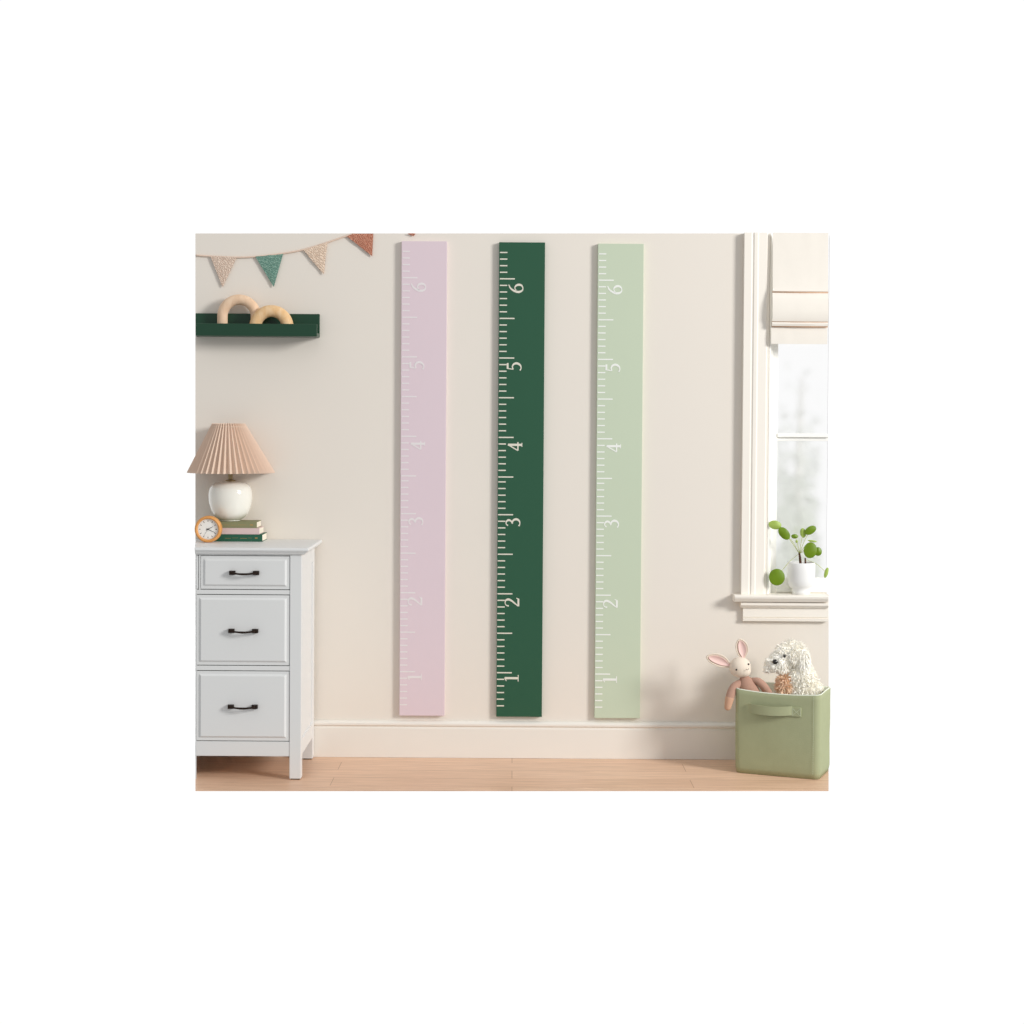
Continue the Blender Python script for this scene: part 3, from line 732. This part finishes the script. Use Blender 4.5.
# ------------------------------------------------------------------ fluffy plush dog
def furmat(name, rgb):
    m = mat(name, rgb, rough=.9, spec=.05, var=.02, vscale=60); n = m.node_tree
    t = n.nodes.new('ShaderNodeBsdfTranslucent'); t.inputs[0].default_value = lin(rgb); a = n.nodes.new('ShaderNodeMixShader'); a.inputs[0].default_value = .15
    n.links.new(n.nodes['Principled BSDF'].outputs[0], a.inputs[1]); n.links.new(t.outputs[0], a.inputs[2]); n.links.new(a.outputs[0], n.nodes['Material Output'].inputs[0])
    return m
M_fur = furmat('white_fur', (255, 252, 246))
M_tan = furmat('tan_fur', (248, 224, 196))
M_fbody = mat('white_plush_skin', (255, 252, 246), rough=.9, spec=.05, var=.01)
DG = .175; sD = 259*D/(D-DG)
dog = thing('toy_dog', 'fluffy white plush toy dog with black nose sitting in the green basket', 'stuffed toy', (P(797, 690, DG).x, -DG, .012))
E = []   # (centre, radii, tan?)
def e(px, py, d, rx, rz, ry=None, tan=False): E.append((P(px, py, d), Vector((rx/sD, (ry or min(rx, rz))/sD, rz/sD)), tan))
e(793, 655, DG, 12.5, 12.5)           # skull
e(780, 660.5, DG+.01, 10, 9.5)        # cheek and muzzle
e(773.0, 664, DG+.012, 7.6, 7.6)      # muzzle tip
e(768.5, 668, DG+.012, 4.6, 4.4)
e(784, 654, DG+.006, 9.5, 9.5)
e(783, 668, DG+.008, 8.5, 6.5)        # chin
e(803, 663, DG+.03, 7.0, 14)          # near ear
e(800, 678, DG, 14.5, 14)             # neck / shoulder
e(804, 692, DG, 17.5, 16)             # chest
e(786, 688, DG+.012, 8.5, 13, tan=True)  # tan front
e(779.5, 695, DG+.005, 4.5, 8)
e(800, 722, DG, 20, 26, 18)           # body down in the basket
e(800, 752, DG, 19, 22, 18)
m = MB()
for c, r, t in E: m.ell(c, r)
remesh(m.build('body', M_fbody, dog), .004, 5)
def inside(p, skip):
    for i, (c, r, t) in enumerate(E):
        if i == skip: continue
        q = p-c
        if (q.x/r.x)**2+(q.y/r.y)**2+(q.z/r.z)**2 < .92: return True
    return False
fm = {False: MB(), True: MB()}
rg = random.Random(3)
for idx, (c, r, tan) in enumerate(E[:11]):
    area = 4*pi*((r.x*r.z+r.x*r.y+r.y*r.z)/3)
    for _ in range(int(area*(90000 if tan else 50000))):
        v = Vector((rg.gauss(0, 1), rg.gauss(0, 1), rg.gauss(0, 1))).normalized()
        p = c+Vector((v.x*r.x, v.y*r.y, v.z*r.z))
        if inside(p, idx) or p.z < .29: continue
        n = Vector((v.x/r.x, v.y/r.y, v.z/r.z)).normalized()
        ear_ = idx == 6
        L = rg.uniform(.007, .013) if idx in (1, 2, 3, 4, 5) else rg.uniform(.012, .022)
        cl = noise.noise_vector(p*60)*.75
        flow = Vector((.25, 0, -.55)) if not ear_ else Vector((0, 0, -1.5))
        if idx in (1, 2, 3): flow = Vector((-.4, 0, -.5))
        tg = flow-n*flow.dot(n); d1 = (n*.42+tg*.9+cl*.5+Vector((rg.gauss(0, .2), rg.gauss(0, .2), rg.gauss(0, .2)))).normalized(); d2 = (d1*1.2+tg*.6+cl*.4-n*.1+Vector((rg.gauss(0, .25), rg.gauss(0, .25), rg.gauss(0, .25)))).normalized()
        a = p-n*.002; b = a+d1*L*.55; e2 = b+d2*L*.55
        w_ = rg.uniform(.0021, .0034); s1 = d1.orthogonal().normalized()*w_; s2 = d1.cross(s1).normalized()*w_
        fm[tan].raw([a+s1, a-s1*.5+s2*.87, a-s1*.5-s2*.87, b+s1*.8, b-s1*.4+s2*.7, b-s1*.4-s2*.7, e2], [(0, 1, 4, 3), (1, 2, 5, 4), (2, 0, 3, 5), (3, 4, 6), (4, 5, 6), (5, 3, 6)])
fo = fm[False].build('fur', M_fur, dog); ft = fm[True].build('fur', M_tan, dog); ft['label'] = 'tan fur on the chest'
m = MB(); m.ell(P(775, 661.8, DG+.047), (.0105, .008, .0092), seg=16, rings=10); m.build('nose', M_bead, dog, smooth=True)
m = MB(); m.ell(P(784.4, 656, DG+.050), (.0052, .0052, .0062), seg=12, rings=8); m.build('eye', M_bead, dog, smooth=True)

# ------------------------------------------------------------------ potted plant on the sill
M_pot = mat('white_matte_pot', (240, 240, 238), rough=.35, var=.01)
M_leaf = mat('leaf_green', (104, 134, 8), rough=.4, spec=.4, var=.12, vscale=40)
M_leafp = mat('pale_leaf_green', (158, 182, 84), rough=.45, var=.12, vscale=40)
M_stem = mat('pale_stem', (190, 196, 120), rough=.6)
M_bark = mat('plant_stem_bark', (92, 62, 44), rough=.8)
PDp = .000; sP = 259.0
pxc = PX(800.9, 580, PDp)
pot = thing('potted_plant', 'round-leaved green plant in white footed pot on the window sill', 'plant', (pxc, -PDp, zt))
hp = PZ(801, 562.3, PDp)-zt; rp = 14.1/sP
prf = [(0, 0), (.60, 0), (.64, .01), (.63, .10), (.65, .19), (.78, .235), (.90, .31), (.97, .44), (1.0, .75), (1.0, .985), (.985, 1.0), (.945, 1.0), (.93, .98), (.93, .84), (0, .84)]
m = MB(); m.lathe((pxc, -PDp, zt), [(r*rp, z*hp) for r, z in prf], 48); m.build('pot', M_pot, pot, smooth=True)
m = MB(); m.lathe((pxc, -PDp, zt), [(0, hp*.80), (rp*.92, hp*.85), (rp*.5, hp*.92), (0, hp*.94)], 24); m.build('soil', mat('soil', (96, 70, 52), rough=1, bump=1), pot)
m = MB(); m.tube([P(800.6, 565, 0), P(800.0, 558, 0.002), P(799.2, 552.5, 0.004)], [.0055, .005, .0035], 10); m.tube([P(805.5, 565, .01), P(805.2, 558, .012)], [.004, .0028], 8); m.build('trunk', M_bark, pot)
hub = P(799.2, 553.5, .004)
def leaf(px, py, rx, rz, d, tilt=0, yaw_=0, pitch_=0, mt=None, src=None):
    c = P(px, py, d); m = MB()
    R = Matrix.Rotation(radians(tilt), 3, 'Y') @ Matrix.Rotation(radians(yaw_), 3, 'Z') @ Matrix.Rotation(radians(pitch_), 3, 'X')
    nr, ns = 5, 24; vs = [c+R @ Vector((0, -.0012, 0))]
    for j in range(1, nr+1):
        for k in range(ns):
            a = 2*pi*k/ns; q = j/nr
            vs.append(c+R @ Vector((rx/sP*q*cos(a), .0045*q*q-.0012+.0012*sin(3*a)*q*q, rz/sP*q*sin(a))))
    fs = [(0, 1+k, 1+(k+1) % ns) for k in range(ns)]
    for j in range(nr-1):
        for k in range(ns): fs.append((1+j*ns+k, 1+j*ns+(k+1) % ns, 1+(j+1)*ns+(k+1) % ns, 1+(j+1)*ns+k))
    m.raw(vs, fs)
    o = m.build('leaf', mt or M_leaf, pot, smooth=True); solid(o, .0008)
    s = src or hub; mid = (s+c)/2+Vector((0, -.006, .010))
    m = MB(); m.tube([Vector(q) for q in cr([tuple(s), tuple(mid), tuple(c+Vector((0, .002, 0)))], 6)], .0009, 6); m.build('stalk', M_stem, o)
leaf(775.2, 525, 6.4, 4.4, .02, tilt=8, mt=M_leafp)
leaf(784.3, 533.5, 7.4, 4.6, .035, tilt=48)
leaf(794.8, 536.4, 3.4, 2.2, .03)
leaf(803.2, 533.0, 2.9, 4.8, .02, tilt=-8, mt=M_leafp)
leaf(810.6, 530.3, 6.2, 3.9, .03, tilt=-32)
leaf(812.5, 541.2, 4.5, 1.0, .0, tilt=8, mt=M_leafp)
leaf(810.4, 550.3, 6.6, 8.0, .055, tilt=8)
leaf(818.2, 551.6, 3.8, 4.4, .03, mt=M_leaf)
leaf(826.4, 572.8, 1.9, 5.4, .02, tilt=16, mt=M_leafp, src=P(806, 560, .01))
leaf(777.0, 577.2, 7.9, 8.4, .045)
m = MB(); m.ell(P(796.7, 541.5, .01), (.005, .003, .006), seg=10, rings=6); m.build('leaf_bud', M_leafp, pot, smooth=True)

for o in bpy.data.objects:
    if '_w' in o: del o['_w']
